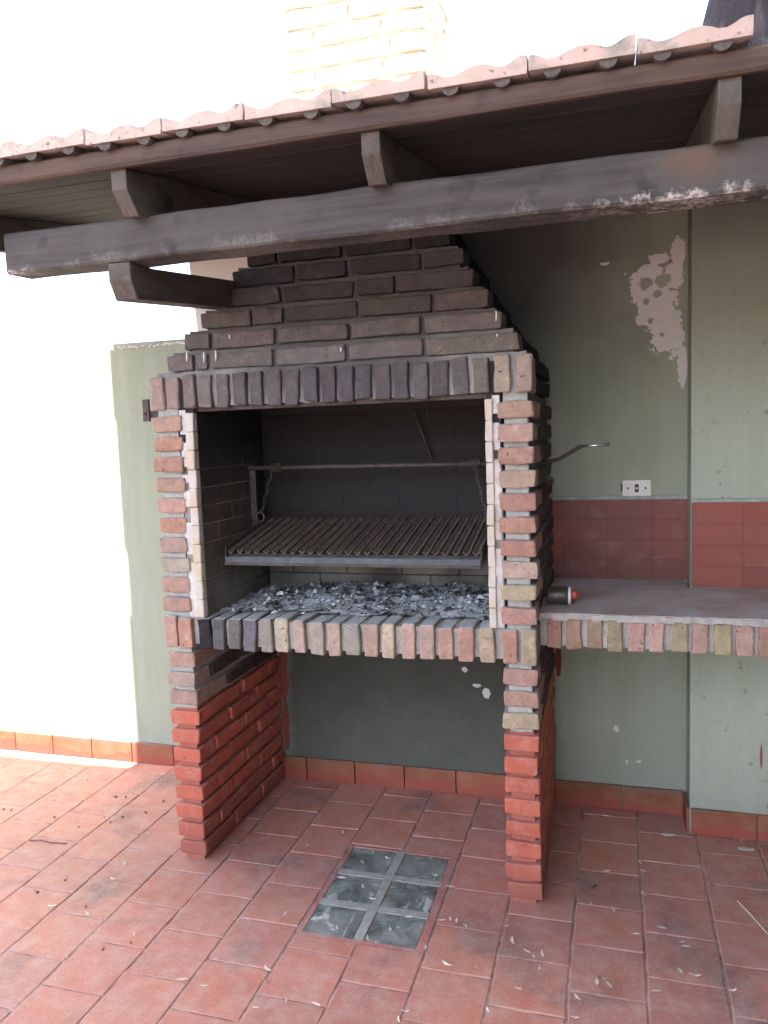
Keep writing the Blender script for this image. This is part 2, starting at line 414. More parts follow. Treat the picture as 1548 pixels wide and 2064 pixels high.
def tube(bm, pts, r, n=8, cap=True):
    pts = [Vector(p) for p in pts]
    rs = r if isinstance(r, (list, tuple)) else [r]*len(pts)
    rings = []
    for i, p in enumerate(pts):
        d = (pts[min(i+1, len(pts)-1)] - pts[max(i-1, 0)]).normalized()
        a = d.orthogonal().normalized() if not rings else None
        if a is None:
            a = (lasta - d*lasta.dot(d)).normalized()
        lasta = a; b = d.cross(a)
        rings.append([bm.verts.new(p + rs[i]*(math.cos(2*math.pi*k/n)*a + math.sin(2*math.pi*k/n)*b)) for k in range(n)])
    for q, w in zip(rings, rings[1:]):
        for k in range(n): bm.faces.new((q[k], q[(k+1) % n], w[(k+1) % n], w[k]))
    if cap:
        bm.faces.new(rings[0][::-1]); bm.faces.new(rings[-1])
def nbox(bm, x0, x1, y0, y1, z0, z1, step=.022, amp=.0045):
    """box with uneven, trowelled faces"""
    L = (x1-x0, y1-y0, z1-z0); lo = (x0, y0, z0); N = [max(1, min(90, round(l/step))) for l in L]
    idx = {}
    def vid(i, j, k):
        if (i, j, k) not in idx:
            p = Vector((lo[0]+L[0]*i/N[0], lo[1]+L[1]*j/N[1], lo[2]+L[2]*k/N[2]))
            p = p+noise.noise_vector(p*21)*amp+noise.noise_vector(p*55+Vector((7, 3, 1)))*amp*.6
            idx[(i, j, k)] = bm.verts.new(p)
        return idx[(i, j, k)]
    for ax in range(3):
        b, c = (ax+1) % 3, (ax+2) % 3
        for side in (0, N[ax]):
            for j in range(N[b]):
                for k in range(N[c]):
                    q = []
                    for (u, v) in ((j, k), (j+1, k), (j+1, k+1), (j, k+1)):
                        t3 = [0, 0, 0]; t3[ax] = side; t3[b] = u; t3[c] = v; q.append(vid(*t3))
                    bm.faces.new(q if side else q[::-1])
def fixn(bm): bmesh.ops.recalc_face_normals(bm, faces=bm.faces[:])

def rough_block(name, dims, r, jit, cuts, seed, mat):
    """a worn block of the given size, centred: rounded edges, uneven faces"""
    rs = random.Random(seed)
    h = [d/2 for d in dims]
    g = []
    for i in range(3):
        inner = h[i]-r
        k = cuts[i]
        g.append([-h[i]] + [-inner + 2*inner*j/k for j in range(k+1)] + [h[i]])
    verts, idx, faces = [], {}, []
    off = Vector((rs.uniform(-50, 50), rs.uniform(-50, 50), rs.uniform(-50, 50)))
    def vid(i, j, k):
        key = (i, j, k)
        if key in idx: return idx[key]
        p = Vector((g[0][i], g[1][j], g[2][k]))
        q = Vector([max(-(h[a]-r), min(h[a]-r, p[a])) for a in range(3)])
        d = p-q
        if d.length > 1e-9: p = q + d.normalized()*r
        nv = noise.noise_vector(p*22+off)*jit + noise.noise_vector(p*60+off)*jit*.6
        p = p + nv
        idx[key] = len(verts); verts.append(p); return idx[key]
    N = [len(a) for a in g]
    for ax in range(3):
        b, c = (ax+1) % 3, (ax+2) % 3
        for side in (0, N[ax]-1):
            for j in range(N[b]-1):
                for k in range(N[c]-1):
                    q = []
                    for (u, v) in ((j, k), (j+1, k), (j+1, k+1), (j, k+1)):
                        t3 = [0, 0, 0]; t3[ax] = side; t3[b] = u; t3[c] = v; q.append(vid(*t3))
                    faces.append(q if side else q[::-1])
    me = bpy.data.meshes.new(name); me.from_pydata(verts, [], faces); me.update()
    me.materials.append(mat)
    return me
def variants(name, dims, r, jit, cuts, n, mat): return dims, [rough_block(name, dims, r, jit, cuts, hash((name, i)) % 9999 if False else 100+i*17+len(name)*7, mat) for i in range(n)]
def place(var, name, x0, x1, y0, y1, z0, z1, color, parent, rot=.016, flip=True):
    dims, ms = var
    o = bpy.data.objects.new(name, random.choice(ms))
    o.location = ((x0+x1)/2, (y0+y1)/2, (z0+z1)/2)
    o.scale = ((x1-x0)/dims[0]*(random.choice((1, -1)) if flip else 1), (y1-y0)/dims[1], (z1-z0)/dims[2]*(random.choice((1, -1)) if flip else 1))
    o.rotation_euler = (uni(-rot, rot), uni(-rot, rot), uni(-rot, rot)*.6)
    if var[1][0].materials[0].name in ('clay_brick', 'ash_dusted_brick'):
        l = .3*color[0]+.6*color[1]+.1*color[2]
        if l > .14: color = lerp(color, (l*1.08, l*1.0, l*.80, 1), .42); color = tuple(v*.86 for v in color[:3])+(1,)
        else: color = lerp(color, (l*1.05, l, l*.99, 1), .35)
    o.color = color
    return link(o, parent)
def jitc(c, a=.12):
    k = 1+uni(-a, a); return (c[0]*k*(1+uni(-.05, .05)), c[1]*k, c[2]*k*(1+uni(-.05, .05)), 1)
def lerp(a, b, f): return tuple(a[i]*(1-f)+b[i]*f for i in range(3))+(1,)

# ================================================================== ground and patio floor
bm = bmesh.new(); bx(bm, -60, 60, -60, 60, -.4, -.06)
tag(mesh('ground', bm, MGROUND), kind='structure')
bm = bmesh.new(); bx(bm, -4.5, 4.5, -9, .75, -.05, -.0026)
floor = tag(mesh('patio_floor', bm, MGR), kind='structure')

TX0, TP, TY = .1675, .2055, .203
VT = variants('floor_tile', (.1985, .196, .02), .0035, .0012, (2, 2, 1), 6, MT)
LX0, LX1, LY0, LY1 = .583, .984, -.302, .236      # floor light opening
tile_red = S(188, 118, 98, .84)
for k in range(-10, 13):
    xa = TX0+k*TP; xb = xa+TP
    base = (.035 if k % 2 == 0 else .1365)+.012*(xa-.3)
    for j in range(-9, 5):
        ya = base+j*TY; yb = ya+TY
        yb = min(yb, .728)
        if yb-ya < .03 or ya < -1.65: continue
        if xb > 2.75: continue
        segs = [(ya, yb)]
        cx = (xa+xb)/2
        if LX0 < cx < LX1 and yb > LY0 and ya < LY1:
            segs = [(a, b) for a, b in ((ya, min(yb, LY0)), (max(ya, LY1), yb)) if b-a > .02]
        if cx > 1.79: segs = [(a, min(b, .588)) for a, b in segs if a < .55]
        for a, b in segs:
            c = jitc(tile_red, .10)
            if rnd() < .25: c = lerp(c, S(150, 100, 95, .8), uni(.3, .8))
            if cx < 0: c = lerp(c, S(200, 138, 112, .84), .5)
            g = .0026
            place(VT, 'tile', xa+g+uni(0, .001), xb-g-uni(0, .001), a+g, b-g, -.02, uni(-.0006, .0006), c, floor, .0012)

# ================================================================== walls
WY = .7315
wall = empty('boundary_wall', (0, WY, 0)); tag(wall, 'green painted wall behind the barbecue with flaking paint and sunlit left end', 'wall')
def wpart(name, bm, mat, parent=wall):
    fixn(bm)
    o = mesh(name, bm, mat, parent); o.location = Vector((0, 0, 0))-parent.location; return o
bm = bmesh.new()
prism(bm, [(-4.4, -.05), (3.4, -.05), (3.4, 2.424), (.40, 2.424), (.40, 1.962), (-4.4, 1.975)], 1, WY, WY+.17)
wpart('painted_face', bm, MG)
bm = bmesh.new()
prism(bm, [(-.215, 1.966), (.397, 1.966), (.397, 2.424), (-.25, 2.424)], 1, WY+.004, WY+.165)
wpart('upper_plaster', bm, MW)
# crumbling line below the top of the low wall
bm = bmesh.new(); rs = random.Random(5)
for i in range(70):
    x = -.62+.36*(i+rs.random())/70; s = rs.uniform(.002, .0055)*(1+.8*max(0, (x+.40)/.15))
    bmesh.ops.create_icosphere(bm, subdivisions=1, radius=s, matrix=Matrix.Translation((x, WY-.001, 1.945+rs.uniform(-.005, .005))))
wpart('crumbling_plaster_ridge', bm, simple('lime_crumbs', (.6, .58, .54, 1), (.75, .73, .7, 1), 80, .95))

VSK = variants('skirting_tile', (.22, .014, .1), .0025, .001, (2, 1, 1), 3, MSK)
def child_place(var, name, x0, x1, y0, y1, z0, z1, color, parent, rot=.003):
    o = place(var, name, x0, x1, y0, y1, z0, z1, color, parent, rot, False)
    o.location = o.location-parent.location; return o
sk = S(168, 98, 66, .55)
x = -2.7
while x < 1.78:
    x1 = min(x+.224, 1.786)
    child_place(VSK, 'skirting_tile', x+.002, x1-.002, WY-.014, WY-.001, .001, .1, jitc(sk, .12), wall); x = x1
# red tiled strip above the counter
bm = bmesh.new(); bx(bm, 1.17, 1.7895, WY-.0062, WY-.0004, .932, 1.232); wpart('tile_bed', bm, simple('red_bed', (.12, .055, .048, 1), (.17, .075, .06, 1), 20))
VD = variants('wall_tile', (.163, .008, .083), .0007, .0003, (1, 1, 1), 3, MD)
CT = .928
dred = S(140, 78, 66, .8)
for j in range(4):
    z0 = CT+.002+j*.0765; z1 = z0+.0759
    xs = [1.17, 1.335, 1.50, 1.665, 1.79] if j % 1 == 0 else []
    for a, b in zip(xs, xs[1:]):
        child_place(VD, 'wall_tile', a+.0003, b-.0003, WY-.008, WY-.0005, z0, z1, jitc(dred, .1), wall, .001)
bm = bmesh.new(); bx(bm, 1.16, 1.79, WY-.010, WY-.0003, CT+.308, CT+.322)
wpart('cement_ledge', bm, MCONC)

pil = empty('projecting_wall', (1.79, .59, 0)); tag(pil, 'pale green projecting wall section at the right edge', 'wall')
bm = bmesh.new(); bx(bm, 1.79, 3.4, .59, WY-.002, -.05, 2.392)
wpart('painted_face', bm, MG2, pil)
x = 1.792
while x < 3.2:
    child_place(VSK, 'skirting_tile', x+.002, x+.222, .576, .589, .001, .1, jitc(sk, .12), pil); x += .224
bm = bmesh.new(); bx(bm, 1.779, 1.789, .590, WY-.015, .001, .1); wpart('skirting_end', bm, MSK, pil).color = sk
for j in range(4):
    z0 = CT+.002+j*.0765
    for a in range(5):
        xa = 1.795+a*.165
        child_place(VD, 'wall_tile', xa+.0003, xa+.1647, .582, .5895, z0, z0+.0759, jitc(S(160, 88, 72, .82), .08), pil, .001)
bm = bmesh.new(); bx(bm, 1.793, 2.6, .5842, .5896, .932, 1.232); wpart('tile_bed', bm, bpy.data.materials['red_bed'], pil)
bm = bmesh.new(); bx(bm, 1.792, 2.7, .579, .5893, CT+.308, CT+.320); wpart('cement_ledge', bm, MCONC, pil)

# ================================================================== barbecue
W, HW, D = 1.2974, .108, .70
CP, BH = .07, .0505
Z0, ZH0, ZH1, ZC0, ZL0, ZL1 = .0198, .7896, .9002, .9196, 1.6243, 1.7353
bbq = empty('brick_barbecue', (0, 0, 0)); tag(bbq, 'tall brick barbecue with stepped hood, chimney and red painted legs', 'barbecue')
VP = variants('pillar_brick', (.108, .236, .0505), .006, .0046, (2, 3, 1), 8, MB)
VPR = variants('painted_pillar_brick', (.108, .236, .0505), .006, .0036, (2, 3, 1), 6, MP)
VS = variants('stretcher_brick', (.24, .108, .05), .006, .0046, (4, 2, 1), 8, MB)
VV = variants('soldier_brick', (.05, .12, .112), .006, .0046, (1, 2, 3), 8, MB)
VVA = variants('hearth_brick', (.05, .2, .112), .006, .0046, (1, 2, 3), 8, MBA)
INS = .017
pink = S(200, 148, 130, .80); orange = S(205, 140, 115, .80); tan = S(196, 172, 138, .80); cream = S(215, 200, 178, .8)
grey = S(150, 146, 140, .75); dark = S(90, 84, 84, .75); sooty = S(98, 88, 86, .7); redp = (.46, .13, .082, 1)
black = S(52, 50, 54, .7)
leftcols = [pink, orange, orange, pink, pink, orange, S(195, 150, 135, .8), S(190, 172, 150, .8), pink, pink]
rightcols = [S(198, 150, 130, .8), S(200, 152, 140, .8), S(196, 138, 122, .8), S(196, 158, 138, .8), S(200, 134, 118, .8), S(200, 136, 118, .8), S(198, 128, 112, .8), S(205, 168, 150, .8), tan, S(206, 142, 126, .8)]
lowL = [pink, S(195, 160, 148, .8), S(185, 140, 125, .8)]; lowR = [S(196, 142, 130, .8), S(194, 142, 126, .8), S(190, 165, 130, .8)]

for side, (xa, xb) in enumerate(((0, HW), (W-HW, W))):
    pilr = link(bpy.data.objects.new('pillar', None), bbq)
    tag(pilr, ('leg and column on the sunlit side', 'leg and column beside the counter')[side])
    # mortar cores
    bm = bmesh.new(); nbox(bm, xa+INS, xb-INS, INS, D, Z0+8*CP-.012, ZL0+.0035)
    bx(bm, xa+.002, xb-.002, .10, D, ZH0+.004, ZH1-.004)
    fixn(bm); mesh('mortar_core', bm, MM, pilr)
    bm = bmesh.new(); nbox(bm, xa+INS, xb-INS, INS, D+.02, -.003, Z0+8*CP-.0125)
    fixn(bm); mesh('painted_mortar_core', bm, MMR, pilr)
    def course(z, cfront, painted, idx):
        cuts = [0, .238, .476, D] if idx % 2 == 0 else [0, .119, .357, .595, D]
        for i, (a, b) in enumerate(zip(cuts, cuts[1:])):
            g = .007
            if painted: c = jitc(redp, .07)
            else:
                c = cfront if i == 0 else lerp(cfront, S(70, 62, 60, .5), .9)  # rear bricks darkened: smoke grime and side shade put into the colour
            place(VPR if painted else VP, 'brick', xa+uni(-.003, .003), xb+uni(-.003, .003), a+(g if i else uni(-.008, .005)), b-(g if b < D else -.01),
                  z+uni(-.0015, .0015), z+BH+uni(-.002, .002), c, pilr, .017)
    for i in range(11):
        painted = i < 8
        course(Z0+i*CP, jitc((lowL, lowR)[side][min(10-i, 2)], .06), painted, i+side)
    for i in range(10):
        cf = (leftcols, rightcols)[side][9-i]
        course(ZC0+i*CP, jitc(cf, .05), False, i+side)

# hearth edge: soldier bricks along the front, ash dusted tops
hearth = link(bpy.data.objects.new('hearth', None), bbq)
bm = bmesh.new(); nbox(bm, HW-.002, W-HW+.002, .02, D, ZH0+.012, ZH1-.008); nbox(bm, .02, HW-.003, .02, .098, ZH0+.003, ZH1-.003); nbox(bm, W-HW+.003, W-.02, .02, .098, ZH0+.003, ZH1-.003)
fixn(bm); mesh('hearth_slab', bm, MM, hearth)
hx = [.024, .081, .151, .207, .27, .326, .388, .444, .51, .572, .634, .698, .763, .821, .887, .95, 1.011, 1.077, 1.142, 1.215, 1.272]
hc = [pink, orange, black, S(100, 98, 92, .75), S(112, 110, 106, .75), S(118, 116, 120, .75), S(165, 152, 142, .78), S(200, 185, 165, .8), S(190, 155, 142, .8),
      S(172, 162, 150, .8), S(196, 162, 148, .8), S(168, 160, 152, .8), S(190, 160, 140, .8), S(206, 178, 150, .8), S(196, 158, 146, .8), S(194, 156, 146, .8), S(204, 152, 136, .8), S(198, 142, 128, .8), S(198, 165, 132, .8), orange, S(186, 166, 130, .8)]
for i, (x, c) in enumerate(zip(hx, hc)):
    w = .023+uni(-.002, .0025)
    z1 = ZH1+uni(-.004, .004)
    place(VVA, 'brick', x-w, x+w, uni(-.006, .004), .205 if HW < x < W-HW else .1, ZH0+uni(-.003, .004), z1, jitc(c, .05), hearth, .014)

# lintel
lintel = link(bpy.data.objects.new('lintel', None), bbq)
bm = bmesh.new(); nbox(bm, INS, W-INS, INS, .112, ZL0+.004, ZL1+.012); bx(bm, INS, W-INS, .11, D, ZL1-.004, ZL1+.012)
fixn(bm); mesh('lintel_mortar', bm, MM, lintel)
bm = bmesh.new(); bx(bm, HW+.01, W-HW-.01, .030, .075, ZL0-.010, ZL0+.003); fixn(bm); mesh('lintel_bar', bm, MIRON, lintel)
lx = [.024, .085, .148, .208, .272, .336, .396, .458, .522, .588, .648, .71, .769, .83, .891, .955, 1.016, 1.077, 1.143, 1.207, 1.272]
lc = [S(180, 145, 135, .8), S(165, 138, 130, .8), S(150, 128, 122, .70), S(130, 116, 112, .70), S(116, 106, 104, .70)] + [S(104, 96, 97, .70)]*4 + [S(96, 88, 92, .70)]*3 + [S(92, 86, 92, .70), S(104, 92, 90, .70), S(88, 86, 92, .70), S(104, 96, 94, .70), S(96, 90, 92, .70), S(110, 102, 98, .70), S(132, 120, 112, .78), S(176, 156, 132, .8), S(172, 146, 132, .8)]
for x, c in zip(lx, lc):
    w = .0235+uni(-.002, .003)
    place(VV, 'brick', x-w, x+w, uni(-.006, .004), .115, ZL0+uni(-.006, .005), ZL1+uni(-.003, .004), jitc(c, .06), lintel, .018)
for sx in (0, 1):                                    # returns of the lintel course along the sides
    xa, xb = ((0, HW), (W-HW, W))[sx]
    for a, b in ((.125, .36), (.375, .61)):
        for z in (ZL0+.004, ZL0+.064):
            place(VP, 'brick', xa-.002 if sx == 0 else xa, xb if sx == 0 else xb+.002, a, b, z, z+.048, jitc(S(58, 52, 52, .5), .1), lintel, .01)  # dark returns: shade of the side put into the colour

# hood
hood = link(bpy.data.objects.new('hood', None), bbq)
zL = ZL1+.014; HP = .0718
NH = 12
Lx = [.055, .108, .16, .213, .262, .308, .345, .372, .395, .40, .40, .40]
Rx = [1.254, 1.20, 1.157, 1.108, 1.073, 1.024, .985, .955, .93, .918, .916, .916]
Ly = [.028*(i+1) for i in range(NH)]
bmh = bmesh.new()
for i in range(NH):
    z0 = zL+i*HP
    nbox(bmh, Lx[i]+INS, Rx[i]-INS, Ly[i]+INS, D+.02, z0-.004-.0005*i, z0+HP-.003)
fixn(bmh); mesh('mortar_core', bmh, MM, hood)
starts = [[.11, .055, .24, .255, .255, .25], [.11, .24, .26, .24, .26], [.20, .12, .26, .25, .25], [.25, .26, .14, .25, .2], [.24, .19, .25, .2], [.12, .24, .24, .2],
          [.2, .24, .24], [.12, .24, .24], [.24, .24], [.12, .24, .2], [.24, .24], [.12, .24, .2]]
for i in range(NH):
    z0 = zL+i*HP+.006; z1 = z0+.052
    soot_shadef = min(1, .42+.13*i)  # smoke staining plus roof shade, deeper upwards, in the brick colour
    x = Lx[i]; q = 0
    while x < Rx[i]-.02:
        L = starts[i][q] if q < len(starts[i]) else .24
        q += 1
        xe = x+L
        if Rx[i]-xe < .075: xe = Rx[i]
        end = min(xe, Rx[i])
        fr = (x+end)/2
        c = lerp(S(150, 138, 132, .68), S(90, 84, 86, max(.26, .66-.05*i)), min(1, soot_shadef*(.7+.5*math.sin(min(1, max(0, (fr-.05)/1.2))*math.pi))))
        place(VS, 'brick', x, end-.014 if end < Rx[i] else end, Ly[i]+uni(-.008, .005), Ly[i]+.11, z0+uni(-.003, .002), z1+uni(-.002, .002), jitc(c, .1), hood, .015)
        x = xe
    if i < 10:
        for sx in (0, 1):
            y = Ly[i]+.125
            while y < D-.05:
                ye = min(y+.235, D)
                xs = (Lx[i], Lx[i]+.108) if sx == 0 else (Rx[i]-.108, Rx[i])
                place(VP, 'brick', xs[0], xs[1], y, ye-.012, z0, z1, jitc(S(48, 44, 46, .5), .12), hood, .01)  # side bricks darker: smoke staining and side shade in the colour
                y = ye
for (px, pz, hgt) in ((.135, 1.80, .03), (.20, 1.795, .034), (.245, 1.798, .034), (.285, 1.86, .014), (.69, 1.79, .014), (1.185, 1.862, .03), (1.19, 1.80, .008)):
    bm = bmesh.new(); i = int((pz-zL)/HP)
    pts = [(px-.0018, pz-hgt/2), (px+.0006, pz-hgt/2), (px+.0028, pz), (px+.0015, pz+hgt/2), (px-.0012, pz+hgt/2)]
    prism(bm, pts, 1, Ly[i]-.0065, Ly[i]+.004); fixn(bm); mesh('lime_drip', bm, MWHITEP, hood)

# chimney shaft
chim = link(bpy.data.objects.new('chimney', None), bbq)
CX0, CX1, CY0, CY1 = .40, .920, .365, .83
zc = zL+NH*HP
bm = bmesh.new(); nbox(bm, CX0+INS, CX1-INS, CY0+INS, CY1, zc-.004, zc+9*CP+.25)
fixn(bm)
MCH = simple('tan_chimney_mortar', (.56, .47, .37, 1), (.72, .63, .52, 1), 30, .95)
mesh('mortar_core', bm, MCH, chim)
chc = S(226, 208, 190, .85)
for i in range(12):
    z0 = zc+i*CP+.004; z1 = z0+.056
    xs = [CX0, CX0+.12, CX0+.37, CX1] if i % 2 == 0 else [CX0, CX0+.25, CX1-.12, CX1]
    for a, b in zip(xs, xs[1:]):
        place(VS, 'brick', a, b-(.012 if b < CX1 else 0), CY0, CY0+.11, z0, z1, jitc(chc, .06), chim, .01)
    ys = [CY0+.12, CY0+.36, CY1] if i % 2 == 0 else [CY0+.12, CY0+.24, CY1]
    for a, b in zip(ys, ys[1:]):
        place(VP, 'brick', CX1-.108, CX1, a, b-.012, z0, z1, jitc(chc, .06), chim, .01)

# firebox lining
box = link(bpy.data.objects.new('firebox_lining', None), bbq)
XL, XR, YB = .158, 1.152, .545
bm = bmesh.new()
bx(bm, HW-.010, XL-.003, .012, YB, ZH1-.006, ZL1-.012); bx(bm, XR+.003, W-HW+.010, .012, YB, ZH1-.006, ZL1-.012)
bx(bm, XL-.05, XR+.05, YB+.003, D-.002, ZH1-.006, ZL1-.012)
fixn(bm); mesh('joint_bed', bm, MFM, box)
# limewashed mortar fillets between lining and columns
MLW = simple('limewash', (.46, .42, .39, 1), (.68, .655, .62, 1), 50, .95, 0, .7, .2, (.3, .26, .24, 1), (.6, .7))
for side in (0, 1):
    bm = bmesh.new(); n = 26
    for i in range(n):
        z0 = ZH1+.002+(ZL0-ZH1-.006)*i/n; z1 = ZH1+.002+(ZL0-ZH1-.006)*(i+1)/n
        dx = uni(0, .006)
        if side == 0: bx(bm, HW-.006-dx, HW+.016+uni(0, .004), .0095+uni(-.004, .004), .03, z0, z1-.0002)
        else: bx(bm, XR+.024-uni(0, .004), W-HW+.004+dx, .0095+uni(-.004, .004), .03, z0, z1-.0002)
    fixn(bm); mesh('lime_fillet', bm, MLW, box)
FPZ = .0645
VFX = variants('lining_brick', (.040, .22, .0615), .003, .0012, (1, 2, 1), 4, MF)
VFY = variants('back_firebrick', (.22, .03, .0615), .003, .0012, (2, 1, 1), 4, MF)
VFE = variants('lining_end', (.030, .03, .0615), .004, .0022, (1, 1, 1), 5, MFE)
for i in range(11):
    z0 = ZH1+.002+i*FPZ; z1 = min(z0+FPZ-.004, ZL0-.004)
    if z1-z0 < .02: break
    for side in (0, 1):
        ys = [.028, .14, .36, YB] if i % 2 == 0 else [.028, .25, .47, YB]
        for a, b in zip(ys, ys[1:]):
            xs = (XL-.04, XL) if side == 0 else (XR, XR+.04)
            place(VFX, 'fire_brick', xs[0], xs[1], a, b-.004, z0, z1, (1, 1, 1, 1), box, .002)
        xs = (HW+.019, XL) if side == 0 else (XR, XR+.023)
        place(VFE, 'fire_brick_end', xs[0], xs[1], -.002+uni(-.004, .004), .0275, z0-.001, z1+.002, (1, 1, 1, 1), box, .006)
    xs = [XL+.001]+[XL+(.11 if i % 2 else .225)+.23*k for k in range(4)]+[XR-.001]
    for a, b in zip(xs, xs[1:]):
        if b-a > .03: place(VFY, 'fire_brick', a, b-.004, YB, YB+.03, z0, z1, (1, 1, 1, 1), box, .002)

# ================================================================== ash bed
bm = bmesh.new(); nx, ny = 70, 34
gv = []
def ashz(x, y):
    n = noise.noise(Vector((x*9, y*9, 3.1)))*.010+noise.noise(Vector((x*26, y*26, 1.1)))*.007
    return max(.8985, .012*max(0, noise.noise(Vector((x*4.3, y*6, 8.8))))+.9065+.022*min(1, max(0, (y-.13)/.16))*min(1, max(0, (x-.18)/.22))+n)
for j in range(ny):
    for i in range(nx):
        x = XL+.002+(XR-XL-.004)*i/(nx-1); y = .10+(YB-.004-.10)*j/(ny-1)
        gv.append(bm.verts.new((x, y, ashz(x, y))))
for j in range(ny-1):
    for i in range(nx-1): bm.faces.new((gv[j*nx+i], gv[j*nx+i+1], gv[(j+1)*nx+i+1], gv[(j+1)*nx+i]))
ash = mesh('ash_bed', bm, MASHB); tag(ash, 'grey and white ash with black charcoal crumbs on the hearth', 'ash', kind='stuff')
V, F, C = [], [], []
rs = random.Random(11)
for i in range(13000):
    x = rs.uniform(XL+.01, XR-.01); y = .06+.47*rs.random()**.9
    if y < .14 and rs.random() < .75: continue
    if x < .30 and rs.random() < .6*(1-(x-.16)/.14): continue
    s = rs.uniform(.0013, .0045) if rs.random() < .955 else rs.uniform(.006, .013)
    big_ = rs.random() < .011
    if big_: s = rs.uniform(.012, .022)
    z = ashz(x, y)+rs.uniform(0, .004)
    b0 = len(V); R3 = Matrix.Rotation(rs.uniform(0, 6.28), 3, 'Z') @ Matrix.Rotation(rs.uniform(-.7, .7), 3, 'X')
    hgt = s*(rs.uniform(.5, 1.0) if big_ else rs.uniform(.1, .5))
    for (u, v, w) in ((-1, -.5, 0), (.8, -.7, 0), (.9, .6, 0), (-.6, .8, 0), (.1+rs.uniform(-.3, .3), rs.uniform(-.3, .3), 1)):
        q = R3 @ Vector((u*s*rs.uniform(.6, 1), v*s*rs.uniform(.5, 1), w*hgt)); V.append((x+q.x, y+q.y, z+q.z))
    F += [(b0, b0+1, b0+4), (b0+1, b0+2, b0+4), (b0+2, b0+3, b0+4), (b0+3, b0, b0+4), (b0, b0+3, b0+2, b0+1)]
    k = rs.random(); dz = .5+.5*noise.noise(Vector((x*7, y*9, 5)))
    if k < .10+.75*max(0, min(1, dz*2.0-.55)): g_ = rs.uniform(.015, .05); cc = (g_, g_, g_*1.08, 1)
    elif k < .75: g_ = rs.uniform(.2, .45); cc = (g_*.94, g_, g_*1.04, 1)
    else: g_ = rs.uniform(.6, .88); cc = (g_*.98, g_, g_*.99, 1)
    C += [cc]*5
me = bpy.data.meshes.new('ash_flakes'); me.from_pydata(V, [], F); me.update()
ca = me.color_attributes.new('Col', 'FLOAT_COLOR', 'POINT'); ca.data.foreach_set('color', [q for c in C for q in c])
fl = obj('ash_flakes', me, MFLAKE, ash); fl['kind'] = 'stuff'

# ================================================================== grill rack
rack = empty('grill_rack', (.65, .12, 1.09)); tag(rack, 'rusty grill rack of sloping V shaped iron bars above the ash', 'grill rack')
RX0, RX1 = .198, 1.118
def yz(t): return (.105+.395*t, 1.122+.078*t)
bm = bmesh.new(); w, hh, th = .0125, .0115, .0022
sec = [(-w, 0), (0, -hh), (w, 0), (w-th*1.3, .0006), (0, -hh+th*1.6), (-w+th*1.3, .0006)]
(ya, za), (yb, zb) = yz(0), yz(1)
ym, zm = (ya+yb)/2, (za+zb)/2
A = [bm.verts.new((u, ya-ym, za-zm+v)) for u, v in sec]; B = [bm.verts.new((u, yb-ym, zb-zm+v)) for u, v in sec]
for i in range(6): bm.faces.new((A[i], B[i], B[(i+1) % 6], A[(i+1) % 6]))
for R_ in (A, B):
    bm.faces.new([R_[0], R_[1], R_[4], R_[5]]); bm.faces.new([R_[1], R_[2], R_[3], R_[4]])
fixn(bm); bar_me = bpy.data.meshes.new('bar'); bm.to_mesh(bar_me); bm.free(); bar_me.materials.append(simple('rusty_bar_iron', (.07, .055, .045, 1), (.21, .155, .12, 1), 55, .7, 0, .4, .4, (.05, .04, .036, 1), (.55, .7)))
nb = 27
for i in range(nb):
    o = obj('bar', bar_me, None, rack); o.location = Vector((RX0+.02+(RX1-RX0-.04)*i/(nb-1), ym, zm+uni(-.001, .001)))-rack.location
    o.rotation_euler = (0, uni(-.05, .05), uni(-.003, .003))
def rpart(name, bm, mat): fixn(bm); o = mesh(name, bm, mat, rack); o.location = -rack.location; return o
bm = bmesh.new(); prism(bm, [(.088, 1.102), (.091, 1.102), (.091, 1.079), (.118, 1.079), (.118, 1.102), (.121, 1.102), (.121, 1.0755), (.088, 1.0755)], 0, RX0+.005, RX1-.005)
rpart('grease_channel', bm, MSTEEL)
bm = bmesh.new(); bx(bm, RX0+.002, RX1-.002, .084, .0875, 1.0735, 1.0815); rpart('channel_lip', bm, MIRON)
bm = bmesh.new(); bx(bm, RX0, RX1, .122, .150, 1.104, 1.109); rpart('front_rail', bm, MIRON)
bm = bmesh.new(); bx(bm, RX0, RX1, .47, .50, 1.176, 1.181); rpart('back_rail', bm, MIRON)
for x in (RX0, RX1-.005):
    bm = bmesh.new(); prism(bm, [(.10, 1.085), (.10, 1.135), (.505, 1.214), (.505, 1.165)], 0, x, x+.004); rpart('side_plate', bm, MIRON)

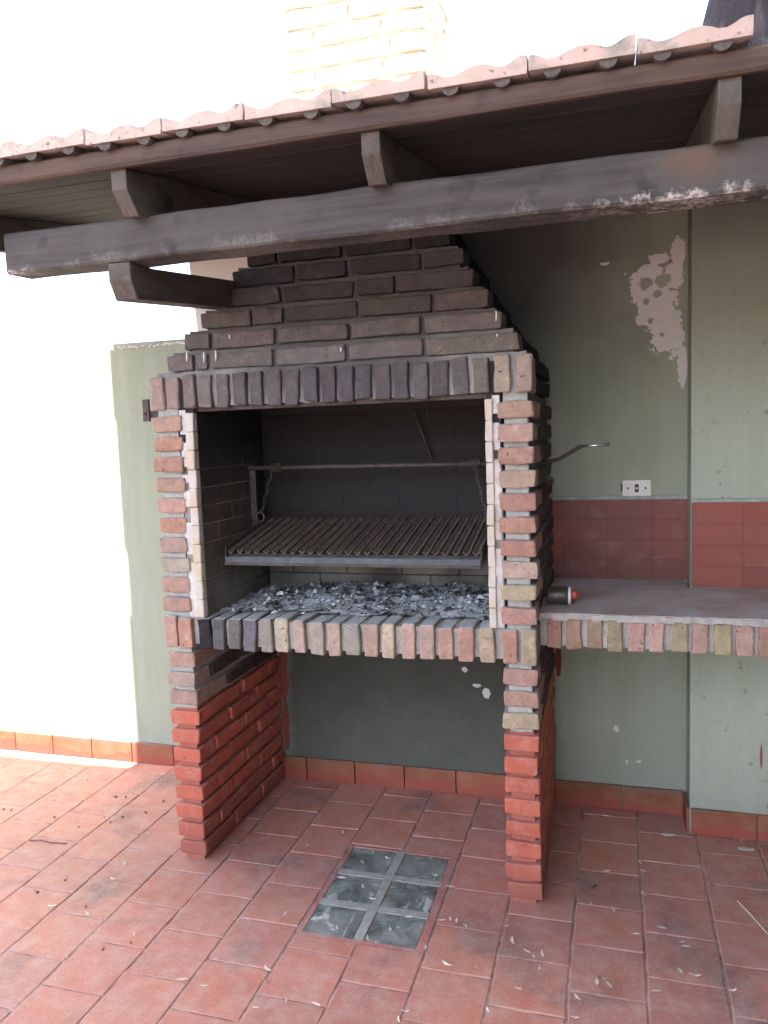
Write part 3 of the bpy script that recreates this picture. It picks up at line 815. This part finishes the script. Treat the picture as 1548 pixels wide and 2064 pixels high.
# ================================================================== winch
win = empty('winch', (.65, .40, 1.402)); tag(win, 'iron lifting shaft with two chains and a crank handle through the right column', 'winch')
def wp(name, bm, mat, smooth=True): fixn(bm); o = mesh(name, bm, mat, win, smooth); o.location = -win.location; return o
bm = bmesh.new(); tube(bm, [(-.045, .40, 1.402), (.65, .40, 1.400), (1.32, .40, 1.397)], .0075, 10); wp('shaft', bm, MIRON)
for x in (.262, 1.035):
    bm = bmesh.new()
    for k in range(5):
        R_ = .012+.006*rnd(); xx = x+k*.008
        tube(bm, [(xx+.002*math.sin(a), .40+R_*math.cos(a), 1.401+R_*math.sin(a)) for a in [2*math.pi*j/10 for j in range(11)]], .0032, 5, False)
    wp('chain_coil', bm, MIRON)
def chain(pts, n, r=.0062):
    bm = bmesh.new(); a, b = Vector(pts[0]), Vector(pts[1])
    for i in range(n):
        c = a.lerp(b, (i+.5)/n); c.x += .003*math.sin(i*1.3)
        d = (b-a).normalized(); s1 = d.orthogonal().normalized(); s1 = (Matrix.Rotation(math.pi/2*(i % 2)+.3, 3, d) @ s1)
        tube(bm, [c+d*(r*1.5*math.cos(t))+s1*(r*math.sin(t)*.75) for t in [2*math.pi*j/8 for j in range(9)]], .0016, 4, False)
    wp('chain', bm, MIRON)
chain([(.262, .39, 1.39), (.225, .36, 1.235)], 13); chain([(1.05, .39, 1.39), (1.095, .36, 1.20)], 15)
bm = bmesh.new(); tube(bm, [(.218+.016*math.cos(t), .36, 1.214+.019*math.sin(t)) for t in [2*math.pi*j/14 for j in range(15)]], .0045, 6, False); wp('ring', bm, MIRON)
bm = bmesh.new(); prism(bm, [(XL+.001, .405), (XL+.026, .405), (XL+.026, .409), (XL+.005, .409), (XL+.005, .43), (XL+.001, .43)], 2, 1.06, 1.41); wp('guide_angle', bm, MIRON, False)
bm = bmesh.new(); tube(bm, [(1.30, .40, 1.397), (1.345, .40, 1.408), (1.418, .40, 1.450)], .0065, 8); wp('crank_arm', bm, MIRON)
bm = bmesh.new(); tube(bm, [(1.415, .398, 1.4495), (1.515, .398, 1.4545)], .0052, 8); wp('crank_grip', bm, MBRIGHT)
bm = bmesh.new(); tube(bm, [(1.318+.012*math.cos(t), .33, 1.338+.012*math.sin(t)) for t in [2*math.pi*j/14 for j in range(15)]], .0028, 6, False)
tube(bm, [(1.28, .33, 1.338), (1.307, .33, 1.338)], .003, 6); wp('hook_eye', bm, MIRON)
bm = bmesh.new(); tube(bm, [(.80, .52, 1.60), (.86, .53, 1.42)], .004, 6); wp('stay_rod', bm, MIRON)
bm = bmesh.new(); bx(bm, -.058, -.034, .035, .045, 1.588, 1.665); bx(bm, -.036, .03, .046, .052, 1.60, 1.625)
bmesh.ops.create_uvsphere(bm, u_segments=8, v_segments=5, radius=.006, matrix=Matrix.Translation((-.048, .034, 1.615))); wp('bearing_plate', bm, MIRON, False)

# ================================================================== counter
MEDGE = simple('cement_edge', (.30, .29, .26, 1), (.46, .44, .40, 1), 40, .95, 0, .5, .2)
ctr = empty('brick_edged_counter', (1.32, .12, .81)); tag(ctr, 'worn red cement counter edged with upright bricks, right of the barbecue', 'counter')
def cp(name, bm, mat): fixn(bm); o = mesh(name, bm, mat, ctr); o.location = -ctr.location; return o
bm = bmesh.new(); nbox(bm, W-.014, 2.75, .136, .577, CT-.11, CT-.012); cp('slab_core', bm, MEDGE)
bm = bmesh.new(); bx(bm, W-.014, 1.789, .5775, WY-.009, CT-.11, CT-.012); cp('slab_back', bm, MEDGE)
bm = bmesh.new(); prism(bm, [(W-.013, .121), (2.75, .121), (2.75, .5815), (1.778, .5815), (1.778, WY-.0085), (W-.013, WY-.0085)], 2, CT-.0115, CT); cp('cement_top', bm, MC)
bm = bmesh.new(); n = 60
for i in range(n):
    xa = W-.01+(2.75-W+.01)*i/n; xb = W-.01+(2.75-W+.01)*(i+1)/n
    bx(bm, xa, xb-.0002, .115+uni(-.003, .003), .1355, CT-.019+uni(-.004, .002), CT-.001+uni(-.003, .002))
cp('cement_edge', bm, MEDGE)
cc = [S(190, 130, 110, .78), S(190, 145, 115, .78), S(172, 142, 116, .78), S(168, 150, 108, .78), S(196, 150, 140, .8), S(206, 158, 142, .8), S(176, 162, 120, .8), S(192, 148, 134, .8), S(182, 164, 116, .8), S(200, 155, 138, .8), S(200, 140, 124, .8)]
for i in range(22):
    x = 1.314+.0622*i
    o = place(VV, 'brick', x+.004, x+.052+uni(-.003, .003), .12+uni(-.004, .004), .235, CT-.114+uni(-.004, .003), CT-.020+uni(-.002, .002), jitc(cc[i % 11], .06), ctr, .014)
    o.location = o.location-ctr.location

# ================================================================== wall switch
sw = empty('wall_switch', (1.61, WY, 1.278)); tag(sw, 'white plastic switch plate on the green wall above the counter', 'switch')
def sp(name, bm, mat): fixn(bm); o = mesh(name, bm, mat, sw); o.location = -sw.location; return o
bm = bmesh.new(); bx(bm, 1.559, 1.661, WY-.010, WY-.0005, 1.247, 1.309); bmesh.ops.bevel(bm, geom=bm.edges[:], offset=.002, segments=2, affect='EDGES'); sp('plate', bm, MPLATE)
bm = bmesh.new(); bx(bm, 1.552, 1.5585, WY-.006, WY-.0005, 1.268, 1.296); sp('back_box', bm, MBLACK)
bm = bmesh.new(); bx(bm, 1.603, 1.617, WY-.0125, WY-.0095, 1.264, 1.294); bmesh.ops.bevel(bm, geom=bm.edges[:], offset=.001, segments=1, affect='EDGES'); sp('rocker', bm, MBLACK)
bm = bmesh.new(); bx(bm, 1.606, 1.614, WY-.0145, WY-.012, 1.276, 1.282); sp('toggle', bm, MPLATE)
for x in (1.578, 1.642):
    bm = bmesh.new(); tube(bm, [(x, WY-.0115, 1.279), (x, WY-.009, 1.279)], .0045, 10); sp('screw', bm, MSTEEL)

# ================================================================== bottle lying on the counter
bot = empty('plastic_bottle', (1.345, .25, CT)); tag(bot, 'small dark plastic bottle with white collar and red cap lying on the counter', 'bottle')
def bp(name, bm, mat): fixn(bm); o = mesh(name, bm, mat, bot, True); o.location = -bot.location; return o
def lathe_x(prof, y, z, n=20):
    bm = bmesh.new(); rings = []
    for (x, r) in prof: rings.append([bm.verts.new((x, y+r*math.cos(2*math.pi*k/n), z+r*math.sin(2*math.pi*k/n))) for k in range(n)])
    for a, b in zip(rings, rings[1:]):
        for k in range(n): bm.faces.new((a[k], a[(k+1) % n], b[(k+1) % n], b[k]))
    bm.faces.new(rings[0]); bm.faces.new(rings[-1]); return bm
BZ = CT+.0305
bp('body', lathe_x([(1.308, .024), (1.311, .029), (1.316, .030), (1.372, .030), (1.380, .027)], .25, BZ), MJAR)
bp('collar', lathe_x([(1.379, .027), (1.380, .0295), (1.3865, .0295), (1.388, .027)], .25, BZ), MWHITEP)
bp('cap', lathe_x([(1.387, .015), (1.388, .017), (1.396, .017), (1.402, .0175), (1.408, .0135), (1.4085, .008), (1.418, .005), (1.419, .003)], .256, BZ+.002), MREDP)

# ================================================================== floor light
flt = empty('floor_light', ((LX0+LX1)/2, (LY0+LY1)/2, 0)); tag(flt, 'grey cement grid with six scratched glass panes set in the floor', 'floor light')
def fp(name, bm, mat): fixn(bm); o = mesh(name, bm, mat, flt); o.location = -flt.location; return o
mgn = .014
bm = bmesh.new()
for (a, b, c, d) in ((LX0, LX1, LY0, LY0+mgn), (LX0, LX1, LY1-mgn, LY1), (LX0, LX0+mgn, LY0+mgn, LY1-mgn), (LX1-mgn*1.8, LX1, LY0+mgn, LY1-mgn)): bx(bm, a, b, c, d, -.03, .0003)
o = fp('painted_rim', bm, MT); o.color = S(178, 108, 102, .8)
ax0, ax1, ay0, ay1 = LX0+mgn, LX1-mgn*1.8, LY0+mgn, LY1-mgn
bw = .030; pw = (ax1-ax0-bw)/2; ph = (ay1-ay0-2*bw)/3
bm = bmesh.new(); bx(bm, ax0+pw, ax0+pw+bw, ay0, ay1, -.03, .0012)
for k in (1, 2):
    yb_ = ay0+k*ph+(k-1)*bw
    bx(bm, ax0, ax0+pw, yb_, yb_+bw, -.03, .0006); bx(bm, ax0+pw+bw, ax1, yb_, yb_+bw, -.03, .0006)
fp('cement_grid', bm, MCONC)
VPN = variants('pane', (.17, .16, .02), .004, .0008, (2, 2, 1), 3, MGLASS)
for i in range(2):
    for k in range(3):
        x = ax0+i*(pw+bw); y = ay0+k*(ph+bw)
        o = place(VPN, 'pane', x+.001, x+pw-.001, y+.001, y+ph-.001, -.028, -.0012, (1, 1, 1, 1), flt, .002, False); o.location = o.location-flt.location

# ================================================================== tiled roof over the barbecue
roof = empty('tiled_roof', (.6, -.5, 2.0)); tag(roof, 'terracotta tiled lean-to roof on dark wooden rafters and a heavy beam', 'roof')
def rp(name, bm, mat): fixn(bm); o = mesh(name, bm, mat, roof); o.location = -roof.location; return o
SL = .16; RY0 = -.6; RX_L, RX_R = -.655, 1.80
def rtop(y): return 2.203+SL*(y-RY0)                     # top of rafters = underside of boards
# front beam
def rough_beam(x0, x1, y0, y1, z0, z1, n, amp, seed):
    bm = bmesh.new(); rings = []
    for i in range(n+1):
        x = x0+(x1-x0)*i/n; ring = []
        for (y, z) in ((y0, z0+.006), (y0+.006, z0), (y1, z0), (y1, z1), (y0+.006, z1), (y0, z1-.006)):
            d = noise.noise_vector(Vector((x*6, y*40, z*40+seed)))*amp
            ring.append(bm.verts.new((x, y+d.y, z+d.z)))
        rings.append(ring)
    for a, b in zip(rings, rings[1:]):
        for k in range(6): bm.faces.new((a[k], b[k], b[(k+1) % 6], a[(k+1) % 6]))
    bm.faces.new(rings[0]); bm.faces.new(rings[-1]); return bm
rp('front_beam', rough_beam(-.118, 2.9, -.5, -.40, 2.004, 2.113, 60, .004, 2), MBEAM)
# bracket that carries the beam, built into the hood
bm = bmesh.new()
prism(bm, [(-.49, 2.0035), (-.49, 1.955), (-.462, 1.906), (.16, 1.968), (.36, 1.985), (.36, 2.095), (.16, 2.062), (-.38, 2.003)], 0, .206, .276)
bmesh.ops.bevel(bm, geom=bm.edges[:], offset=.003, segments=1, affect='EDGES'); rp('bracket', bm, MRAF)
# rafters
for xr in (-.44, .304, .973, 1.733, 2.45):
    wv = .045
    bm = bmesh.new()
    prism(bm, [(-.592, rtop(-.592)), (-.592, rtop(-.592)-.050), (-.545, rtop(-.545)-.113), (.86, rtop(.86)-.106), (.86, rtop(.86))], 0, xr, xr+wv)
    bmesh.ops.bevel(bm, geom=bm.edges[:], offset=.002, segments=1, affect='EDGES'); rp('rafter', bm, MRAF)
# boards
bw_ = .105; k = 0; y = -.592
while y < .95:
    y2 = min(y+bw_, .96)
    bm = bmesh.new()
    v = uni(-.0015, .0015)
    for (xa, xb) in ((RX_L+uni(-.012, .012), 2.9),):
        pts = [(y+.0015, rtop(y)+.0005+v), (y2-.0015, rtop(y2)+.0005+v), (y2-.0015, rtop(y2)+.0175), (y+.0015, rtop(y)+.0175)]
        prism(bm, pts, 0, xa, xb)
    rp('roof_board', bm, MDK); y = y2
# fascia
rp('fascia_board', rough_beam(RX_L+.03, 2.9, -.612, -.594, 2.2035, 2.250, 40, .002, 9), MFAS)
# tiles
TW = .2173; TL = .40
prof = [(0, .029), (.05, .029), (.11, .024), (.17, .018), (.25, .0175), (.32, .021), (.40, .027), (.48, .031), (.58, .031), (.65, .027), (.71, .0215), (.78, .021), (.84, .026), (.89, .032), (.94, .035), (1, .035)]
bm = bmesh.new()
top = [(u*(TW-.004), h) for u, h in prof]
poly = [(TW-.004, 0), (0, 0)]
cs = top
def tv(u, h, s): return bm.verts.new((u, s, h))
f0 = [tv(u, h, 0) for u, h in cs]; b0 = [tv(u, h*.8, TL) for u, h in cs]
fb0 = [tv(u, 0, 0) for u, h in cs]; bb0 = [tv(u, 0, TL) for u, h in cs]
for i in range(len(cs)-1):
    bm.faces.new((f0[i], f0[i+1], b0[i+1], b0[i])); bm.faces.new((fb0[i], f0[i], f0[i+1], fb0[i+1])[::-1])
    bm.faces.new((fb0[i+1], fb0[i], bb0[i], bb0[i+1])[::-1]); bm.faces.new((bb0[i], b0[i], b0[i+1], bb0[i+1]))
bm.faces.new((f0[0], b0[0], bb0[0], fb0[0])); bm.faces.new((f0[-1], fb0[-1], bb0[-1], b0[-1]))
bx(bm, .0005, TW-.0045, -.004, .006, -.001, .009)                      # lip along the lower edge
for u in (.22, .735):
    c = u*TW; pts = [(c+.0185*math.cos(t), -.0012+.0165*math.sin(t)) for t in [math.pi+math.pi*j/9 for j in range(10)]]
    nf = len(bm.faces); prism(bm, pts, 1, .004, .035)
    bm.faces.ensure_lookup_table()
    for f in bm.faces[nf:]: f.material_index = 1
fixn(bm); tile_me = bpy.data.meshes.new('roof_tile'); bm.to_mesh(tile_me); bm.free(); tile_me.materials.append(MRT); tile_me.materials.append(simple('lichen_covered_clay', (.07, .066, .06, 1), (.17, .155, .14, 1), 70))
ang = math.atan(SL)
for r in range(5):
    for c in range(-4, 9):
        x = .055+TW*(c-0)-TW*1
        x = .055+TW*c
        if x < RX_L-.02 or x > 1.75: continue
        y = -.640+.315*r; z = 2.262+SL*(y+.60)+.012*(r > 0)
        if r >= 3 and CX0-.12 < x < CX1 and y+.38 > CY0: continue
        o = obj('roof_tile', tile_me, None, roof)
        o.location = Vector((x+uni(-.002, .002), y+uni(-.005, .005), z+uni(-.002, .002)+.003*(c % 2 == 0)))-roof.location
        o.rotation_euler = (ang+uni(-.008, .008), uni(-.008, .008), uni(-.008, .008))

# ================================================================== leaning tree trunk behind the wall
tree = empty('tree', (1.6, 1.75, -.06)); tag(tree, 'dark leaning tree trunk with grey green lichen behind the roof', 'tree')
def trp(name, bm, mat, smooth=True): fixn(bm); o = mesh(name, bm, mat, tree, smooth); o.location = -tree.location; return o
bm = bmesh.new()
path = [(1.62, 1.75, -.06), (1.72, 1.75, 1.0), (1.86, 1.75, 2.2), (2.03, 1.75, 3.1), (2.22, 1.75, 3.9), (2.5, 1.8, 5.0)]
tube(bm, path, [.24, .2, .185, .165, .15, .12], 18)
for v in bm.verts: v.co += noise.noise_vector(v.co*5)*.02
for (a, b, c_) in (((2.5, 1.8, 5.0), (2.1, 1.9, 5.8), (1.7, 2.1, 6.5)), ((2.5, 1.8, 5.0), (3.0, 2.0, 5.8), (3.3, 2.4, 6.6)), ((2.45, 1.8, 4.8), (2.5, 1.2, 5.7), (2.4, .5, 6.4))):
    tube(bm, [a, b, c_], [.09, .06, .03], 10)
tk = trp('trunk', bm, MBARK)
V, F = [], []
rs = random.Random(3)
for cl in range(70):  # unseen foliage, set and thickened to shade the trunk
    cx, cy, cz = 2.5+rs.uniform(-1.1, 1.2), 1.0+rs.uniform(-1.2, 1.3), 6.2+rs.uniform(-.7, 1.2)
    for i in range(90):
        d = Vector((rs.gauss(0, .3), rs.gauss(0, .3), rs.gauss(0, .22))); p = Vector((cx, cy, cz))+d
        R3 = Matrix.Rotation(rs.uniform(0, 6.28), 3, 'Z') @ Matrix.Rotation(rs.uniform(-1.2, 1.2), 3, 'X')
        b0_ = len(V)
        for q in ((-.035, 0, 0), (0, .08, .006), (.035, 0, 0), (0, -.08, 0)): V.append(p+R3 @ Vector(q))
        F.append((b0_, b0_+1, b0_+2, b0_+3))
me = bpy.data.meshes.new('shade_crown'); me.from_pydata(V, [], F); me.update()
o = obj('shade_crown', me, MFOL, tree); o.location = -tree.location

# ================================================================== out of view: side house, and a canopy added to shade the patio
can = empty('shade_canopy', (1, -4, 0)); tag(can, 'unseen flat canopy on posts, added to keep the sun off the patio', 'canopy')
def cnp(name, bm, mat): fixn(bm); o = mesh(name, bm, mat, can); o.location = -can.location; return o
CZ = 6.0; CYE = .61-CZ/math.tan(math.radians(SUN_EL))
bm = bmesh.new(); bx(bm, -5.5, 6.5, -7.0, CYE, CZ, CZ+.15); cnp('shade_slab', bm, MCOAT)
for (x, y) in ((-5.3, -6.8), (6.3, -6.8), (-5.3, CYE-.2), (6.3, CYE-.2)):
    bm = bmesh.new(); bx(bm, x-.08, x+.08, y-.08, y+.08, -.06, CZ-.001); cnp('post', bm, MCOAT)
hs = empty('side_house', (3.4, -3, 0)); tag(hs, 'plain rendered house wall along the right side of the patio', 'house')
def hp(name, bm, mat): fixn(bm); o = mesh(name, bm, mat, hs); o.location = -hs.location; return o
bm = bmesh.new(); bx(bm, 2.78, 6.0, -6.5, .57, -.06, 2.95); hp('wall', bm, MHOUSE)
bm = bmesh.new(); bx(bm, 2.14, 6.2, -6.6, .57, 2.96, 3.1); hp('eave', bm, MCOAT)

# ================================================================== litter on the floor
def leaf_mesh(seed):
    rs = random.Random(seed); bm = bmesh.new(); n = 6; L = .026; rows = []
    bend = rs.uniform(-.004, .004)
    for i in range(n+1):
        t_ = i/n; w_ = .0044*math.sin(math.pi*min(1, t_*.93+.04))**.8
        xx = (t_-.5)*L; yy = bend*4*t_*(1-t_); zz = .0012+.0022*abs(t_-.5)*2
        rows.append([bm.verts.new((xx, yy-w_, zz+.0012)), bm.verts.new((xx, yy, zz)), bm.verts.new((xx, yy+w_, zz+.0012))])
    for a, b in zip(rows, rows[1:]):
        for k in range(2): bm.faces.new((a[k], b[k], b[k+1], a[k+1]))
    bmesh.ops.solidify(bm, geom=bm.faces[:], thickness=.0006); fixn(bm)
    me = bpy.data.meshes.new('dry_leaf'); bm.to_mesh(me); bm.free(); me.materials.append(MLEAF); return me
LM = [leaf_mesh(i) for i in range(5)]
leaf_pos = [(-0.161, -0.173), (-0.118, -0.373), (0.095, -0.424), (0.6, -0.621), (0.422, -0.579), (0.568, -0.474), (0.51, -0.226), (0.621, 0.007), (-0.181, -0.078), (-0.262, -0.359), (0.425, 0.188), (0.523, 0.299), (-0.041, -0.565), (0.669, -0.581), (0.755, -0.574), (0.587, -0.522), (0.351, -0.574),
 (1.231, -0.189), (1.317, -0.291), (1.27, -0.386), (1.062, -0.334), (1.079, -0.15), (1.052, -0.131), (1.028, -0.13), (1.002, -0.143), (1.204, -0.12), (0.994, 0.041), (1.488, -0.289), (1.505, -0.315), (1.472, -0.313), (1.426, -0.382), (1.693, -0.219), (1.734, -0.219), (1.719, -0.099), (1.71, -0.078), (1.494, 0.249), (1.514, 0.03), (1.628, -0.312), (1.276, -0.227), (1.147, -0.329), (1.322, -0.228), (1.295, -0.245), (1.609, 0.336), (1.615, 0.282), (0.992, -0.539), (0.984, -0.573), (0.872, -0.101), (1.614, 0.144), (1.578, -0.074), (1.423, -0.456), (1.202, -0.483), (1.824, -0.257), (1.49, 0.649), (1.956, 0.57), (1.658, -0.025), (1.45, 0.048), (0.984, -0.28),
 (.70, -.25), (.86, -.22), (.76, -.08), (.90, -.15), (.64, -.2), (.81, -.28), (.93, .1), (.66, .12), (.74, .17), (.89, .2), (.71, -.02), (.83, .03)]
for i, (x, y) in enumerate(leaf_pos):
    o = obj('dry_leaf', LM[i % 5]); s = uni(.65, 1.3)
    on_pane = LX0 < x < LX1 and LY0 < y < LY1
    o.location = (x, y, .0012 if not on_pane else .0016); o.scale = (s, s*uni(.7, 1.1), s); o.rotation_euler = (uni(-.1, .1), 0, random.choice((2.2, 2.5, 1.9, .1, 3.0))+uni(-.5, .5))
    o.color = random.choice((S(244, 240, 232), S(240, 232, 218), S(228, 212, 186)))
    tag(o, 'slender pale dry leaf lying on the red tiled patio', 'leaf', 'pale dry leaves scattered over the patio')
def crumb_mesh(seed):
    rs = random.Random(seed); bm = bmesh.new(); bmesh.ops.create_icosphere(bm, subdivisions=1, radius=.006)
    for v in bm.verts: v.co = Vector((v.co.x*rs.uniform(.7, 1.3), v.co.y*rs.uniform(.6, 1.1), v.co.z*rs.uniform(.6, 1.0)))
    tube(bm, [(.003, 0, .002), (.011, .002, .004)], .0012, 5)
    me = bpy.data.meshes.new('dry_bud'); bm.to_mesh(me); bm.free(); me.materials.append(MLEAF); return me
CM = [crumb_mesh(i) for i in range(4)]
for i, (x, y) in enumerate([(-0.769, 0.495), (-0.536, 0.379), (-0.491, 0.384), (-0.311, 0.388), (-0.324, 0.279), (-0.474, 0.211), (-0.396, 0.228), (-0.676, 0.163), (-0.526, 0.119), (-0.364, -0.305), (-0.933, 0.59), (-0.783, 0.295), (-0.941, 0.177), (-0.905, 0.178), (-0.421, 0.177), (0.108, -0.463), (0.044, -0.51), (-0.149, -0.337), (-0.321, -0.22), (1.45, .14), (1.46, .155), (1.41, .62), (1.83, .25)]):
    o = obj('dry_bud', CM[i % 4]); s = uni(.6, 1.25); o.scale = (s, s, s); o.location = (x, y, .004*s); o.rotation_euler = (0, 0, uni(0, 6.3))
    o.color = random.choice((S(150, 105, 80, .8), S(120, 90, 72, .8), S(170, 130, 95, .8)))
    tag(o, 'tiny brown dry bud dropped on the patio tiles', 'bud', 'brown dry buds scattered over the patio')
def flake(name, pts, z, color, label, cat):
    bm = bmesh.new(); prism(bm, pts, 2, z, z+.003); fixn(bm); o = mesh(name, bm, MLEAF); o.color = color; tag(o, label, cat)
flake('paint_flake', [(1.69, .553), (1.70, .562), (1.715, .560), (1.735, .566), (1.738, .556), (1.72, .552), (1.705, .546)], .001, S(206, 208, 190, .8), 'pale green paint flake on the floor before the wall corner', 'paint flake')
flake('paint_flake', [(1.945, .515), (1.965, .522), (1.98, .518), (2.0, .520), (1.995, .506), (1.97, .503), (1.955, .50)], .001, S(206, 208, 190, .8), 'pale green paint flake lying near the projecting wall skirting', 'paint flake')
bm = bmesh.new(); tube(bm, [(1.896, .172, .003), (1.925, .10, .004), (1.957, .016, .003), (2.0, -.06, .003)], .0016, 5); fixn(bm)
o = mesh('straw', bm, MLEAF); o.color = S(230, 215, 180, .9); tag(o, 'long thin straw lying on the right side of the patio', 'straw')
bm = bmesh.new(); tube(bm, [(-.643, -.018, .003), (-.60, -.008, .005), (-.55, -.012, .003), (-.484, -.003, .003)], .0022, 5); fixn(bm)
o = mesh('twig', bm, MLEAF); o.color = S(110, 80, 60, .8); tag(o, 'thin brown twig lying left of the red brick leg', 'twig')
